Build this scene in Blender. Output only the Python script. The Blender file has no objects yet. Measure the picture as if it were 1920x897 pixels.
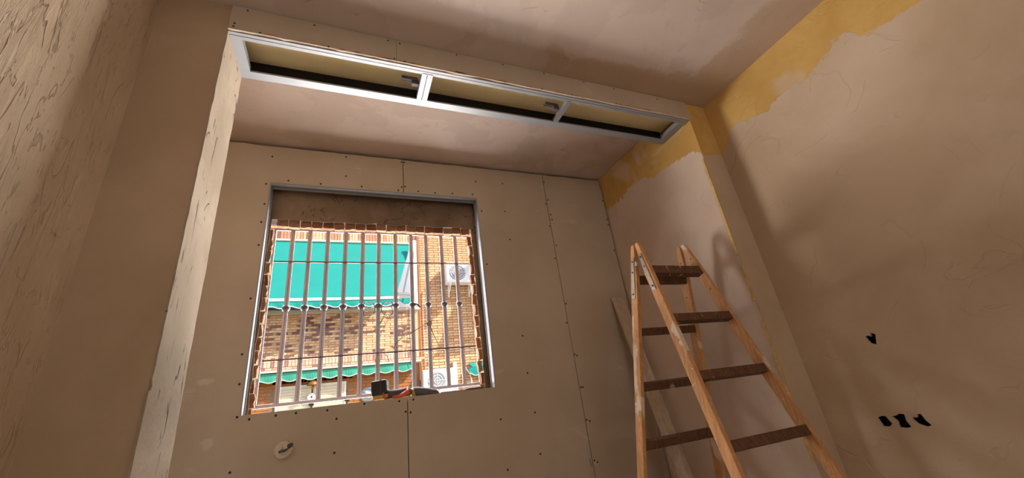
import bpy, bmesh, math, random
from mathutils import Vector, Matrix, noise
random.seed(7)
C = bpy.context.scene.collection
E = 0.95                      # eye height above the floor; geometry below is written relative to eye level

# ------------------------------------------------------------------ camera
R = ((0.9258814605626324, 0.3761592842575402, -0.03532299326588434),
     (-0.35758145498061533, 0.8422756626006507, -0.40336981945180406),
     (-0.12197960501802278, 0.3861034849072071, 0.9143550048543275))
cd = bpy.data.cameras.new('camera'); cam = bpy.data.objects.new('camera', cd); C.objects.link(cam)
cd.sensor_width = 36; cd.lens = 743.7866 / 1920 * 36; cd.clip_start = 0.02; cd.clip_end = 200
cam.matrix_world = Matrix(((R[0][0], R[0][2], -R[0][1], 0), (R[1][0], R[1][2], -R[1][1], 0),
                           (R[2][0], R[2][2], -R[2][1], E), (0, 0, 0, 1)))
bpy.context.scene.camera = cam

# ------------------------------------------------------------------ world, sun, lamps, exposure
SUN_DIR = Vector((-1.42, 1.0, -1.47)).normalized()
w = bpy.data.worlds.new('sky'); bpy.context.scene.world = w; w.use_nodes = True
wn = w.node_tree.nodes; wl = w.node_tree.links
sky = wn.new('ShaderNodeTexSky'); sky.sky_type = 'NISHITA'; sky.sun_disc = False
sky.sun_elevation = math.asin(-SUN_DIR.z); sky.sun_rotation = math.atan2(-SUN_DIR.x, -SUN_DIR.y)
wl.new(sky.outputs[0], wn['Background'].inputs[0]); wn['Background'].inputs[1].default_value = 0.36

def lamp(name, kind, loc, aim, energy, col, **k):
    l = bpy.data.lights.new(name, kind); l.energy = energy; l.color = col
    for a, b in k.items(): setattr(l, a, b)
    o = bpy.data.objects.new(name, l); C.objects.link(o)
    o.location = (loc[0], loc[1], loc[2] + E)
    o.rotation_euler = Vector(aim).to_track_quat('-Z', 'Y').to_euler()
    return o
lamp('sun', 'SUN', (6, -3, 12), SUN_DIR, 6.6, (1, .93, .82), angle=math.radians(.6))
# added area lamps, unseen below the sill, boosting the daylight through the window
lamp('street_bounce_fill', 'AREA', (-.9, 4.3, -.75), (-.03, -.86, .50), 330, (1, .97, .93), shape='RECTANGLE', size=7, size_y=1.5)
lamp('street_fill', 'AREA', (-4.5, 7.6, -1.15), (.2, -1, .22), 1750, (1, .97, .93), shape='RECTANGLE', size=7, size_y=2.2)
lamp('street_fill_right', 'AREA', (3.2, 7.6, -1.15), (-.15, -1, .22), 3300, (1, .97, .92), shape='RECTANGLE', size=8.4, size_y=2.2)  # added stronger lamp on the right side, to brighten the left wall
# added lamp above the view, standing in for skylight on lower walls and floor
lamp('sky_fill', 'AREA', (.1, 5.2, 3.7), (.02, -.64, -.77), 1900, (1, .97, .93), shape='RECTANGLE', size=7, size_y=2.0)
# added fill lamp behind the camera; the back wall has no opening
lamp('room_fill', 'AREA', (.75, -2.2, .6), (0, 1, .05), 19, (1, .96, .90), shape='RECTANGLE', size=1.6, size_y=1.6)
vs = bpy.context.scene.view_settings
vs.view_transform = 'Standard'; vs.look = 'None'; vs.exposure = 0.05; vs.gamma = 1; vs.use_curve_mapping = False

# ------------------------------------------------------------------ materials
def lin(c):
    return tuple(((v / 255) / 12.92 if v / 255 <= .04045 else ((v / 255 + .055) / 1.055) ** 2.4) for v in c) + (1,)
class NT:
    def __init__(s, name):
        s.m = bpy.data.materials.new(name); s.m.use_nodes = True
        s.n = s.m.node_tree.nodes; s.l = s.m.node_tree.links; s.b = s.n['Principled BSDF']
        s.tc = s.n.new('ShaderNodeTexCoord'); s.co = s.tc.outputs['Object']
    def mapping(s, scale=(1, 1, 1), rot=(0, 0, 0)):
        m = s.n.new('ShaderNodeMapping'); m.inputs['Scale'].default_value = scale; m.inputs['Rotation'].default_value = rot
        s.l.new(s.co, m.inputs[0]); return m.outputs[0]
    def noise(s, scale, detail=4, rough=.5, dist=0, vec=None):
        t = s.n.new('ShaderNodeTexNoise'); t.inputs['Scale'].default_value = scale; t.inputs['Detail'].default_value = detail
        t.inputs['Roughness'].default_value = rough; t.inputs['Distortion'].default_value = dist
        s.l.new(vec or s.co, t.inputs['Vector']); return t.outputs[0]
    def math(s, op, a, b=None, c=None, clamp=False):
        t = s.n.new('ShaderNodeMath'); t.operation = op; t.use_clamp = clamp
        for i, v in enumerate((a, b, c)):
            if v is None: continue
            if isinstance(v, (int, float)): t.inputs[i].default_value = v
            else: s.l.new(v, t.inputs[i])
        return t.outputs[0]
    def rng(s, v, a, b, c=0, d=1, smooth=True):
        t = s.n.new('ShaderNodeMapRange'); t.interpolation_type = 'SMOOTHSTEP' if smooth else 'LINEAR'
        s.l.new(v, t.inputs[0])
        for i, x in zip((1, 2, 3, 4), (a, b, c, d)): t.inputs[i].default_value = x
        return t.outputs[0]
    def mix(s, f, a, b, mode='MIX'):
        t = s.n.new('ShaderNodeMix'); t.data_type = 'RGBA'; t.blend_type = mode
        for i, v in ((0, f), (6, a), (7, b)):
            if isinstance(v, (int, float)): t.inputs[i].default_value = v
            elif isinstance(v, tuple): t.inputs[i].default_value = v
            else: s.l.new(v, t.inputs[i])
        return t.outputs[2]
    def xyz(s):
        t = s.n.new('ShaderNodeSeparateXYZ'); s.l.new(s.co, t.inputs[0]); return t.outputs
    def col(s, v):
        if isinstance(v, tuple): s.b.inputs['Base Color'].default_value = v
        else: s.l.new(v, s.b.inputs['Base Color'])
    def bump(s, h, strength=.3, dist=.01, prev=None):
        t = s.n.new('ShaderNodeBump'); t.inputs['Strength'].default_value = strength; t.inputs['Distance'].default_value = dist
        s.l.new(h, t.inputs['Height'])
        if prev is not None: s.l.new(prev, t.inputs['Normal'])
        s.l.new(t.outputs[0], s.b.inputs['Normal']); return t.outputs[0]
    def curve(s, v, pts):
        t = s.n.new('ShaderNodeFloatCurve'); c = t.mapping.curves[0]
        c.points[0].location = pts[0]; c.points[1].location = pts[-1]
        for p in pts[1:-1]: c.points.new(*p)
        for p in c.points: p.handle_type = 'VECTOR'
        t.mapping.update(); s.l.new(v, t.inputs['Value']); return t.outputs[0]
    def set(s, rough=.8, metal=0, spec=.3):
        s.b.inputs['Roughness'].default_value = rough; s.b.inputs['Metallic'].default_value = metal
        s.b.inputs['Specular IOR Level'].default_value = spec; return s.m

def simple(name, rgb, rough=.7, metal=0, var=.12, scale=12, bump=0, spec=.3):
    t = NT(name); c = lin(rgb); d = tuple(v * (1 - var * 2) for v in c[:3]) + (1,); e = tuple(min(1, v * (1 + var)) for v in c[:3]) + (1,)
    t.col(t.mix(t.noise(scale, 4), d, e))
    if bump: t.bump(t.noise(scale * 6, 3), bump, .004)
    return t.set(rough, metal, spec)

YEL = lin((208, 170, 104)); YEL2 = lin((194, 154, 88))
def cracks(t, scale, width, cover, vec=None, dist=1.2):
    n = t.noise(scale, 3, .5, dist, vec); a = t.math('ABSOLUTE', t.math('SUBTRACT', n, .5))
    line = t.rng(a, width * .3, width, 1, 0); m = t.rng(t.noise(scale * 1.3 + 1.7, 2), cover, cover + .06)
    return t.math('MULTIPLY', line, m)
def plaster(name, base, dark, big=1.3, crackamt=.0, crackscale=4, stretch=(1, 1, 1), bumpk=.25, yellow=None, axis=1, rough=.9):
    t = NT(name)
    n1 = t.rng(t.noise(big, 5, .55, .4), .35, .68); n2 = t.rng(t.noise(big * 5, 4, .6), .3, .7)
    c = t.mix(n1, lin(dark), lin(base)); c = t.mix(t.math('MULTIPLY', n2, .16), c, lin(dark))
    fine = t.noise(220, 2); c = t.mix(t.math('MULTIPLY', t.rng(fine, .35, .7), .06), c, lin(dark))
    h = t.math('ADD', t.noise(9, 5), t.math('MULTIPLY', t.noise(60, 3), .15))
    if crackamt:
        k = cracks(t, crackscale, .012, .5, t.mapping(stretch)); c = t.mix(t.math('MULTIPLY', k, crackamt), c, lin(tuple(v * .45 for v in base)))
        h = t.math('SUBTRACT', h, t.math('MULTIPLY', k, .5))
    if yellow:
        x = t.xyz(); u = t.math('DIVIDE', t.math('ADD', x[axis], 3), 6)
        z0 = t.math('MULTIPLY', t.curve(u, [((p + 3) / 6, (q + E) / 3) for p, q in yellow]), 3)
        wob = t.math('ADD', t.math('MULTIPLY', t.math('SUBTRACT', t.noise(7, 3), .5), .12), t.math('MULTIPLY', t.math('SUBTRACT', t.noise(30, 4), .5), .07))
        d = t.math('SUBTRACT', t.math('ADD', x[2], wob), z0)
        f = t.rng(d, -.006, .01)
        yc = t.mix(t.rng(t.noise(3.2, 4, .6), .35, .65), YEL, YEL2)
        yc = t.mix(t.math('MULTIPLY', t.rng(t.noise(2.1, 3, .5, .6), .60, .66), .55), yc, lin(base))
        c = t.mix(f, c, yc); h = t.math('SUBTRACT', h, t.math('MULTIPLY', f, .35))
    t.col(c); t.bump(h, bumpk, .012); return t.set(rough, 0, .15)

M = {}
SMEARS = [(-0.647, 0.3, 0.045, 0.02, 0.35), (-0.598, 0.009, 0.03, 0.03, 0.35), (1.491, -0.391, 0.015, 0.015, 0.5), (1.371, 1.405, 0.008, 0.008, 0.5), (0.031, 1.64, 0.02, 0.006, 0.4)]
def drywall():
    t = NT('gypsum_board')
    c = t.mix(t.rng(t.noise(1.6, 5, .6), .3, .7), lin((178, 161, 141)), lin((188, 172, 153)))
    c = t.mix(t.math('MULTIPLY', t.rng(t.noise(3.1, 4, .6, .8, t.mapping((1, 1, 2.5))), .64, .72), .22), c, lin((222, 204, 186)))
    for sx, sz, rx, rz, k in SMEARS:
        q = t.xyz(); dx = t.math('DIVIDE', t.math('SUBTRACT', q[0], sx), rx); dz = t.math('DIVIDE', t.math('SUBTRACT', q[2], sz + E), rz)
        r2 = t.math('ADD', t.math('MULTIPLY', dx, dx), t.math('MULTIPLY', dz, dz)); r2 = t.math('ADD', r2, t.math('MULTIPLY', t.math('SUBTRACT', t.noise(28, 4, .6), .5), 2.6))
        c = t.mix(t.math('MULTIPLY', t.rng(r2, .2, 1.0, 1, 0), k), c, lin((226, 212, 196)))
    fib = t.noise(160, 2, .5, 0, t.mapping((1, 1, .25))); c = t.mix(t.math('MULTIPLY', fib, .07), c, lin((120, 98, 84)))
    t.col(c); t.bump(fib, .06, .002); return t.set(.85, 0, .2)
M['dry'] = drywall()
M['left'] = None
def rough_left():
    t = NT('rough_trowelled_plaster')
    x = t.xyz(); near = t.rng(x[1], .9, 1.3, 1, .12)
    v = t.mapping((1, 2.4, .42), (.22, 0, 0))
    n1 = t.rng(t.noise(1.5, 5, .6, .5), .3, .7)
    c = t.mix(n1, lin((190, 168, 142)), lin((212, 192, 167)))
    mott = t.rng(t.noise(16, 5, .65, .4, v), .42, .62); c = t.mix(t.math('MULTIPLY', t.math('MULTIPLY', mott, near), .28), c, lin((172, 142, 114)))
    k = t.math('MULTIPLY', cracks(t, 6, .013, .47, v, .7), near)
    k2 = t.math('MULTIPLY', cracks(t, 17, .022, .55, v, .6), near)
    kk = t.math('MAXIMUM', k, t.math('MULTIPLY', k2, .6))
    c = t.mix(t.math('MULTIPLY', kk, .75), c, lin((120, 84, 58)))
    t.col(c)
    h = t.math('ADD', t.math('MULTIPLY', t.noise(14, 6, .65, .6, v), near), t.math('MULTIPLY', t.noise(5, 4), .6))
    h = t.math('SUBTRACT', h, t.math('MULTIPLY', kk, .6))
    t.bump(h, .95, .035); return t.set(.9, 0, .15)
M['left'] = rough_left()
M['pier'] = plaster('pier_plaster', (186, 163, 137), (170, 146, 119), 1.6)
M['jamb'] = plaster('chipped_jamb_plaster', (172, 156, 138), (154, 138, 119), 3, .9, 9, (1, 1, .18), .5)
def ceil(name, a, b, yl=False):
    t = NT(name)
    c = t.mix(t.rng(t.noise(1.1, 5, .55, .5), .42, .6), lin(a), lin(b))
    s = t.rng(t.noise(2.3, 5, .6, .3), .5, .53); c = t.mix(t.math('MULTIPLY', s, .22), c, lin(tuple(v * .84 for v in a)))
    k = cracks(t, 2.4, .006, .6); c = t.mix(t.math('MULTIPLY', k, .3), c, lin((120, 96, 84)))
    if yl:
        x = t.xyz(); wob = t.math('MULTIPLY', t.math('SUBTRACT', t.noise(3.5, 5, .6), .5), .35)
        e1 = t.rng(t.math('ADD', x[0], wob), 1.93, 1.98); e2 = t.rng(t.math('ADD', x[1], wob), 1.27, 1.3)
        e2 = t.math('MULTIPLY', e2, t.rng(t.math('ADD', x[0], wob), .95, .98))
        f = t.math('MULTIPLY', t.math('MAXIMUM', e1, e2), .6); c = t.mix(f, c, lin((176, 150, 122)))
    t.col(c); t.bump(t.noise(7, 5), .2, .01); return t.set(.9, 0, .15)
M['ceil'] = ceil('ceiling_plaster', (196, 177, 164), (206, 189, 179), True)
M['alc_ceil'] = ceil('alcove_ceiling_plaster', (190, 170, 157), (202, 184, 174))
RW = [(-3, 1.37), (.2, 1.38), (.477, 1.387), (.60, 1.387), (.637, 1.483), (.706, 1.50), (.80, 1.45), (.878, 1.402), (.998, 1.421), (1.131, 1.382), (1.247, 1.41), (1.328, 1.454), (1.39, 1.396), (1.45, 1.34), (3, 1.34)]
AS = [(-3, 1.33), (1.47, 1.33), (1.50, 1.36), (1.562, 1.385), (1.688, 1.421), (1.834, 1.429), (1.917, 1.413), (1.97, 1.445), (2.027, 1.482), (2.159, 1.489), (2.282, 1.451), (2.462, 1.447), (3, 1.44)]
M['right'] = plaster('right_wall_plaster', (204, 183, 160), (182, 158, 132), 1.0, .05, 2.2, (1, 1, 1), .3, RW, 1)
M['side'] = plaster('alcove_side_plaster', (212, 192, 176), (196, 174, 156), 1.5, .07, 5, (1, 1, .5), .2, AS, 1)
M['ret'] = plaster('return_plaster', (194, 172, 147), (180, 156, 130), 1.5, 0, 4, (1, 1, 1), .2, [(-3, 1.33), (3, 1.33)], 0)
M['yellow'] = simple('yellow_painted_slab', (254, 234, 186), .8, 0, .06, 8, .1)
M['dark'] = simple('unlit_void_black', (26, 20, 16), 1, 0, .1, 8)  # near-black colour standing in for unlit hollows behind boards and holes
M['cement'] = plaster('raw_cement_render', (150, 126, 104), (112, 92, 74), 2.2, .5, 5, (1, 1, 1), .6)
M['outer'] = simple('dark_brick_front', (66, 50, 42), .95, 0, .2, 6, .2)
M['floor'] = plaster('dusty_floor', (188, 176, 160), (168, 154, 138), 2)
M['galv'] = simple('galvanised_steel', (146, 146, 150), .5, .3, .08, 9, 0, .4)
M['bar2'] = simple('crossbar_iron', (120, 102, 98), .6, .1)
M['collar'] = simple('worn_iron', (104, 96, 98), .6, .1)
M['galv2'] = simple('galvanised_steel_dull', (150, 148, 150), .5, .6, .15, 9, 0, .5)
M['screw'] = simple('screw_black', (34, 28, 26), .6)
M['edge'] = simple('torn_edge_plaster', (214, 180, 120), .9, 0, .2, 40, .3)
def wood(name, a, b, paint, cover):
    t = NT(name); v = t.mapping((9, 9, .9)); g = t.noise(7, 6, .6, 1.2, v)
    c = t.mix(t.rng(g, .35, .65), lin(a), lin(b))
    p = t.rng(t.noise(9, 5, .6, .4, t.mapping((1, 1, .35))), cover, cover + .035); c = t.mix(t.math('MULTIPLY', p, .75), c, lin(paint))
    q = t.rng(t.noise(60, 2), .70, .73); c = t.mix(t.math('MULTIPLY', q, .7), c, lin(paint))
    t.col(c); t.bump(t.math('ADD', g, p), .25, .004); return t.set(.7, 0, .3)
M['wood'] = wood('paint_splashed_pine', (204, 152, 104), (178, 128, 84), (222, 206, 184), .57)
M['wood2'] = wood('dark_rung_wood', (108, 76, 54), (84, 56, 38), (190, 168, 146), .63)
M['wood3'] = wood('dusty_board', (196, 176, 154), (178, 156, 132), (208, 192, 174), .5)
M['bar'] = simple('grey_painted_iron', (188, 184, 196), .45, .1, .08, 20, .05, .5)
def brickmat(name, pal, k=1):
    t = NT(name); oi = t.n.new('ShaderNodeObjectInfo'); cr = t.n.new('ShaderNodeValToRGB'); cr.color_ramp.interpolation = 'CONSTANT'
    for i, (p, c) in enumerate(pal):
        e = cr.color_ramp.elements[i] if i < 2 else cr.color_ramp.elements.new(p)
        e.position = p; e.color = lin(c)
    t.l.new(oi.outputs['Random'], cr.inputs[0])
    c = t.mix(t.math('MULTIPLY', t.rng(t.noise(22, 4, .6), .35, .7), .35), cr.outputs[0], lin((120, 80, 60)))
    t.col(c); t.bump(t.noise(70, 3), .3, .004); return t.set(.9, 0, .2)
M['brick_rim'] = brickmat('torn_rim_brick', [(0, (150, 106, 76)), (.4, (128, 86, 60)), (.7, (160, 122, 92))])
M['brick_orange'] = brickmat('orange_facing_brick', [(0, (232, 188, 142)), (.3, (222, 174, 128)), (.55, (238, 198, 152)), (.85, (214, 162, 116))])
M['brick_dark'] = brickmat('purple_burnt_brick', [(0, (142, 106, 102)), (.5, (160, 120, 108)), (.8, (122, 90, 92))])
M['brick_pale'] = brickmat('tan_brick', [(0, (226, 186, 146)), (.35, (218, 174, 132)), (.7, (234, 198, 160))])
M['brick_sold'] = brickmat('soldier_brick', [(0, (224, 190, 164)), (.4, (206, 166, 142)), (.65, (168, 124, 116)), (.85, (232, 200, 172))])
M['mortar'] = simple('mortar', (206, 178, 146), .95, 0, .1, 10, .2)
M['mortar_dark'] = simple('mortar_shaded', (150, 120, 92), .95, 0, .1, 10, .2)  # darker copy of the mortar, with the recess shade in its colour
M['teal'] = simple('teal_awning_canvas', (34, 146, 135), .8, 0, .07, 3, .05)
M['green'] = simple('green_awning_canvas', (70, 160, 134), .8, 0, .06, 3, .05)
M['trim'] = simple('awning_white_trim', (222, 224, 210), .7, 0, .03)
M['white'] = simple('white_enamel', (236, 234, 230), .45, 0, .03, 6, 0, .5)
M['grille_grey'] = simple('grey_plastic_grille', (150, 150, 154), .5, 0, .05)
M['sheet'] = simple('grey_canvas_side', (176, 180, 188), .8, 0, .08, 4)
M['shutter'] = simple('cream_roller_shutter', (226, 214, 186), .6, 0, .03, 6)
M['pipe'] = simple('rusty_downpipe', (196, 130, 88), .7, 0, .2, 10)
M['slab'] = simple('painted_slab_edge', (222, 208, 190), .8, 0, .05, 5, .1)
M['black'] = simple('black_plastic', (34, 30, 30), .55, 0, .1, 30, .1, .4)
M['gum'] = simple('dark_grey_rubber', (84, 76, 82), .7, 0, .15, 40, .2)
M['red'] = simple('orange_red_plastic', (206, 84, 52), .5, 0, .1, 20, 0, .4)
M['ochre'] = simple('olive_yellow_plastic', (176, 146, 70), .6, 0, .1, 20)
M['steel'] = simple('scuffed_steel', (158, 148, 134), .45, .5, .15, 30, .1, .5)
M['cap'] = simple('grey_cap_plastic', (206, 190, 168), .6, 0, .08, 30, .05)
M['cable'] = simple('white_cable', (214, 204, 190), .6)
M['rope'] = simple('brown_wire', (104, 74, 52), .8)
M['brass'] = simple('brass_lamp', (170, 120, 60), .4, .6)
M['street'] = simple('street_paving', (112, 108, 100), .9, 0, .08, 2)

# ------------------------------------------------------------------ geometry helpers
def link(name, me, mat, parent=None):
    o = bpy.data.objects.new(name, me); C.objects.link(o)
    if mat is not None and not me.materials: me.materials.append(mat)
    if parent is not None: o.parent = parent
    return o
def obj(name, bm, mat, parent=None, smooth=False, bevel=0, origin=None):
    """bm is in eye-relative coordinates; parent origins (an Empty) are subtracted."""
    off = Vector((0, 0, E))
    p = parent
    while p is not None: off -= p.location; p = p.parent
    bmesh.ops.recalc_face_normals(bm, faces=bm.faces)
    bmesh.ops.translate(bm, verts=bm.verts, vec=off)
    me = bpy.data.meshes.new(name); bm.to_mesh(me); bm.free()
    if smooth:
        for f in me.polygons: f.use_smooth = True
    o = link(name, me, mat, parent)
    if bevel:
        b = o.modifiers.new('bevel', 'BEVEL'); b.width = bevel; b.segments = 2; b.limit_method = 'ANGLE'
    return o
def thing(name, label, cat, loc, group=None):
    o = bpy.data.objects.new(name, None); C.objects.link(o); o.empty_display_size = .1
    o.location = (loc[0], loc[1], loc[2] + E); o['label'] = label; o['category'] = cat
    if group: o['group'] = group
    return o
def tag(o, label, cat, group=None):
    o['label'] = label; o['category'] = cat
    if group: o['group'] = group
    return o
def struct(o, label=None, cat=None):
    o['kind'] = 'structure'
    if label: o['label'] = label
    if cat: o['category'] = cat
    return o
def box(bm, x0, x1, y0, y1, z0, z1, mtx=None):
    vs_ = [bm.verts.new(p) for p in ((x0, y0, z0), (x1, y0, z0), (x1, y1, z0), (x0, y1, z0), (x0, y0, z1), (x1, y0, z1), (x1, y1, z1), (x0, y1, z1))]
    for f in ((0, 3, 2, 1), (4, 5, 6, 7), (0, 1, 5, 4), (1, 2, 6, 5), (2, 3, 7, 6), (3, 0, 4, 7)): bm.faces.new([vs_[i] for i in f])
    if mtx is not None: bmesh.ops.transform(bm, matrix=mtx, verts=vs_)
    return vs_
def B(*a, **k):
    bm = bmesh.new(); box(bm, *a, **k); return bm
def tube(bm, pts, r, n=8, cap=True):
    pts = [Vector(p) for p in pts]; rings = []
    for i, p in enumerate(pts):
        d = (pts[min(i + 1, len(pts) - 1)] - pts[max(i - 1, 0)]).normalized()
        a = d.cross(Vector((0, 0, 1))) if abs(d.z) < .95 else d.cross(Vector((1, 0, 0)))
        a.normalize(); b = d.cross(a); rr = r[i] if isinstance(r, (list, tuple)) else r
        rings.append([bm.verts.new(p + (a * math.cos(2 * math.pi * k / n) + b * math.sin(2 * math.pi * k / n)) * rr) for k in range(n)])
    for i in range(len(rings) - 1):
        for k in range(n): bm.faces.new((rings[i][k], rings[i][(k + 1) % n], rings[i + 1][(k + 1) % n], rings[i + 1][k]))
    if cap: bm.faces.new(rings[0]); bm.faces.new(rings[-1])
    return bm
def T(pts, r, n=8): return tube(bmesh.new(), pts, r, n)
def plate(outer, holes, plane, d0, d1):
    """flat plate with holes; outer/holes are 2-D outlines; plane 'y' -> (x,z) at y=d0..d1, plane 'x' -> (y,z)"""
    bm = bmesh.new(); edges = []
    P = (lambda a, b, d: (a, d, b)) if plane == 'y' else (lambda a, b, d: (d, a, b))
    for loop in [outer] + holes:
        vv = [bm.verts.new(P(a, b, d0)) for a, b in loop]
        edges += [bm.edges.new((vv[i], vv[(i + 1) % len(vv)])) for i in range(len(vv))]
    bmesh.ops.triangle_fill(bm, use_beauty=True, use_dissolve=False, edges=edges)
    r = bmesh.ops.extrude_face_region(bm, geom=bm.faces[:])
    nv = [g for g in r['geom'] if isinstance(g, bmesh.types.BMVert)]
    bmesh.ops.translate(bm, verts=nv, vec=Vector(P(0, 0, d1 - d0)))
    return bm
def rect(a0, a1, b0, b1): return [(a0, b0), (a1, b0), (a1, b1), (a0, b1)]
def jag(p, q, n, amp, seed):
    out = []
    for i in range(n):
        t = i / n; x = p[0] + (q[0] - p[0]) * t; y = p[1] + (q[1] - p[1]) * t
        L = math.hypot(q[0] - p[0], q[1] - p[1]); nx, ny = -(q[1] - p[1]) / L, (q[0] - p[0]) / L
        k = 0 if i == 0 else amp * (noise.noise((i * .37 + seed, seed * 3.1, 0)) + .6 * noise.noise((i * 1.3, seed, 4)))
        out.append((x + nx * k, y + ny * k))
    return out

# ------------------------------------------------------------------ room shell
ZF = -E; ZC = 1.725; ZA = 1.768; ZB = 1.583; FP = 1.47; BP = 1.725; WY = 2.5
XL = -.745; XP = -.505; XR = 2.22; XS = 2.04; MYY = 2.62
struct(obj('floor', B(-1.35, 2.45, -2.7, 2.82, ZF - .1, ZF), M['floor']))
struct(obj('wall_left', B(XL - .25, XL, -2.6, BP, ZF, ZC), M['left']))
holes = [[(1.108, .095), (1.118, .060), (1.133, .068), (1.140, .092), (1.130, .097), (1.124, .090), (1.120, .104)],
         [(1.192, -.272), (1.207, -.284), (1.232, -.283), (1.238, -.262), (1.240, -.247), (1.222, -.240), (1.205, -.241)],
         [(1.128, -.286), (1.150, -.290), (1.172, -.287), (1.170, -.262), (1.184, -.243), (1.165, -.240), (1.150, -.232), (1.133, -.236), (1.136, -.262)],
         [(1.057, -.279), (1.075, -.285), (1.100, -.275), (1.112, -.258), (1.108, -.246), (1.095, -.250), (1.087, -.235), (1.075, -.237), (1.068, -.262)]]
holes[0] = [(1.124 + (a - 1.124) * 1.4, .082 + (b - .082) * 1.25) for a, b in holes[0]]
wr = struct(obj('wall_right', plate(rect(-2.6, FP, ZF, ZC), holes, 'x', XR, XR + .012), M['right']))
struct(obj('wall_right_core', B(XR + .05, XR + .2, -2.6, FP, ZF, ZC), M['dark']))  # coloured near-black so the broken holes read as unlit
for h in holes:      # recessed conduit box visible at the bottom of each broken hole
    cx = sum(p[0] for p in h) / len(h); cz = sum(p[1] for p in h) / len(h)
    bm = bmesh.new()
    tube(bm, [(XR + .048, cx + .008, cz + .02), (XR + .035, cx + .006, cz + .004), (XR + .04, cx - .008, cz - .018)], .0035, 6)
    obj('conduit_wire', bm, M['black'], wr)
struct(obj('wall_back', B(XL - .25, XR + .2, -2.75, -2.6, ZF, ZC), M['right']))
struct(obj('ceiling', B(XL - .25, XR + .2, -2.75, FP, ZC, ZC + .16), M['ceil']))
struct(obj('ceiling_alcove', B(-1.35, XS, BP, 2.62, ZA, ZA + .12), M['alc_ceil']))
struct(obj('roof_slab', B(-1.6, 2.7, -2.8, MYY + .17, ZA + .13, ZA + .4), M['cement']))  # unseen slab added to stop sun leaking through the ceiling gap
# left pier: the wall return that faces the room, with a plaster jamb coat of chipped outline
wp = struct(obj('wall_pier_left', B(XL, XP - .006, FP, BP, ZF, ZC), M['pier']))
front = [(FP - .002, ZC - .012)] + jag((FP - .001, ZC - .02), (FP - .001, .20), 52, .005, 2.3) + [(FP - .004, .195), (FP + .006, .175), (FP + .002, .165)] + jag((FP - .010, .16), (FP - .010, ZF), 30, .004, 5.1) + [(FP, ZF)]
back = jag((BP + .01, ZF), (BP, ZB), 90, .006, 9.2) + [(BP, ZB), (BP - .004, ZC - .012)]
# keep the coat's edge proud of the pier
outl = [(a, b) for a, b in front] + [(a, b) for a, b in back]
obj('plaster_coat', plate(outl, [], 'x', XP - .006, XP), M['jamb'], wp)
struct(obj('wall_alcove_left', B(-1.35, -1.2, BP, 2.62, ZF, ZA), M['side']))
# right side of the alcove and the narrow return beside it
struct(obj('wall_pier_right', B(XS + .004, XR + .2, FP + .004, 2.62, ZF, ZA), M['side']))
rt = struct(obj('wall_return_right', B(XS + .004, XR + .2, FP, FP + .004, ZF, ZC), M['ret']))
bm = bmesh.new()                                        # torn corner coat running down the arris
for k in range(64):
    z1 = ZB - .30 - k * .034; z0 = z1 - .034
    d = .010 + .012 * max(0, noise.noise((k * .31, 3, 0))) + .006 * random.random()
    if noise.noise((k * .23, 8, 1)) > -.32: box(bm, XS - .0015, XS + .004, FP + .002, FP + .004 + d, z0, z1)
obj('corner_plaster', bm, M['edge'], rt)

# ------------------------------------------------------------------ window wall: gypsum boards
HX0, HX1, HZ0, HZ1 = -.48, .872, .123, 1.473
wf = bpy.data.objects.new('wall_front', None); C.objects.link(wf); wf.location = (0, WY, 0); struct(wf)
S1, S2 = .333, 1.466
g = .0022
top = 1.748
def bottomjag(a, b, seed): return jag((a, top), (b, top), 40, .006, seed)
def board(a, b, hole):
    if hole == 'L':
        o = [(a, ZF), (b, ZF), (b, HZ0), (HX0, HZ0), (HX0, HZ1), (b, HZ1), (b, top)]
    elif hole == 'R':
        o = [(a, ZF), (b, ZF), (b, top), (a, top), (a, HZ1), (HX1, HZ1), (HX1, HZ0), (a, HZ0)]
        tj = jag((b, top), (a, top), 30, .005, 3.3)
        return [(a, ZF), (b, ZF)] + tj + [(a, top), (a, HZ1), (HX1, HZ1), (HX1, HZ0), (a, HZ0)]
    else:
        o = [(a, ZF), (b, ZF)]
        o += jag((b, ZF + .01), (b, top), 60, -.004, 6.6) if b > 2 else []
        return o + jag((b, top), (a, top), 20, .005, 7.7) + [(a, top)]
    return o + jag((b, top), (a, top), 40, .006, 1.1)[1:] + [(a, top)]
for a, b, h in ((-1.2, S1 - g, 'L'), (S1 + g, S2 - g, 'R'), (S2 + g, XS - .008, 'N')):
    obj('gypsum_board', plate(board(a, b, h), [], 'y', WY, WY + .013), M['dry'], wf)
obj('cavity_dark_sheet', plate(rect(-1.2, XS, ZF, ZA), [rect(HX0 - .02, HX1 + .02, HZ0 - .02, HZ1 + .02)], 'y', WY + .045, WY + .05), M['dark'], wf)  # dark sheet giving the gaps round the boards their unlit black
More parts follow.
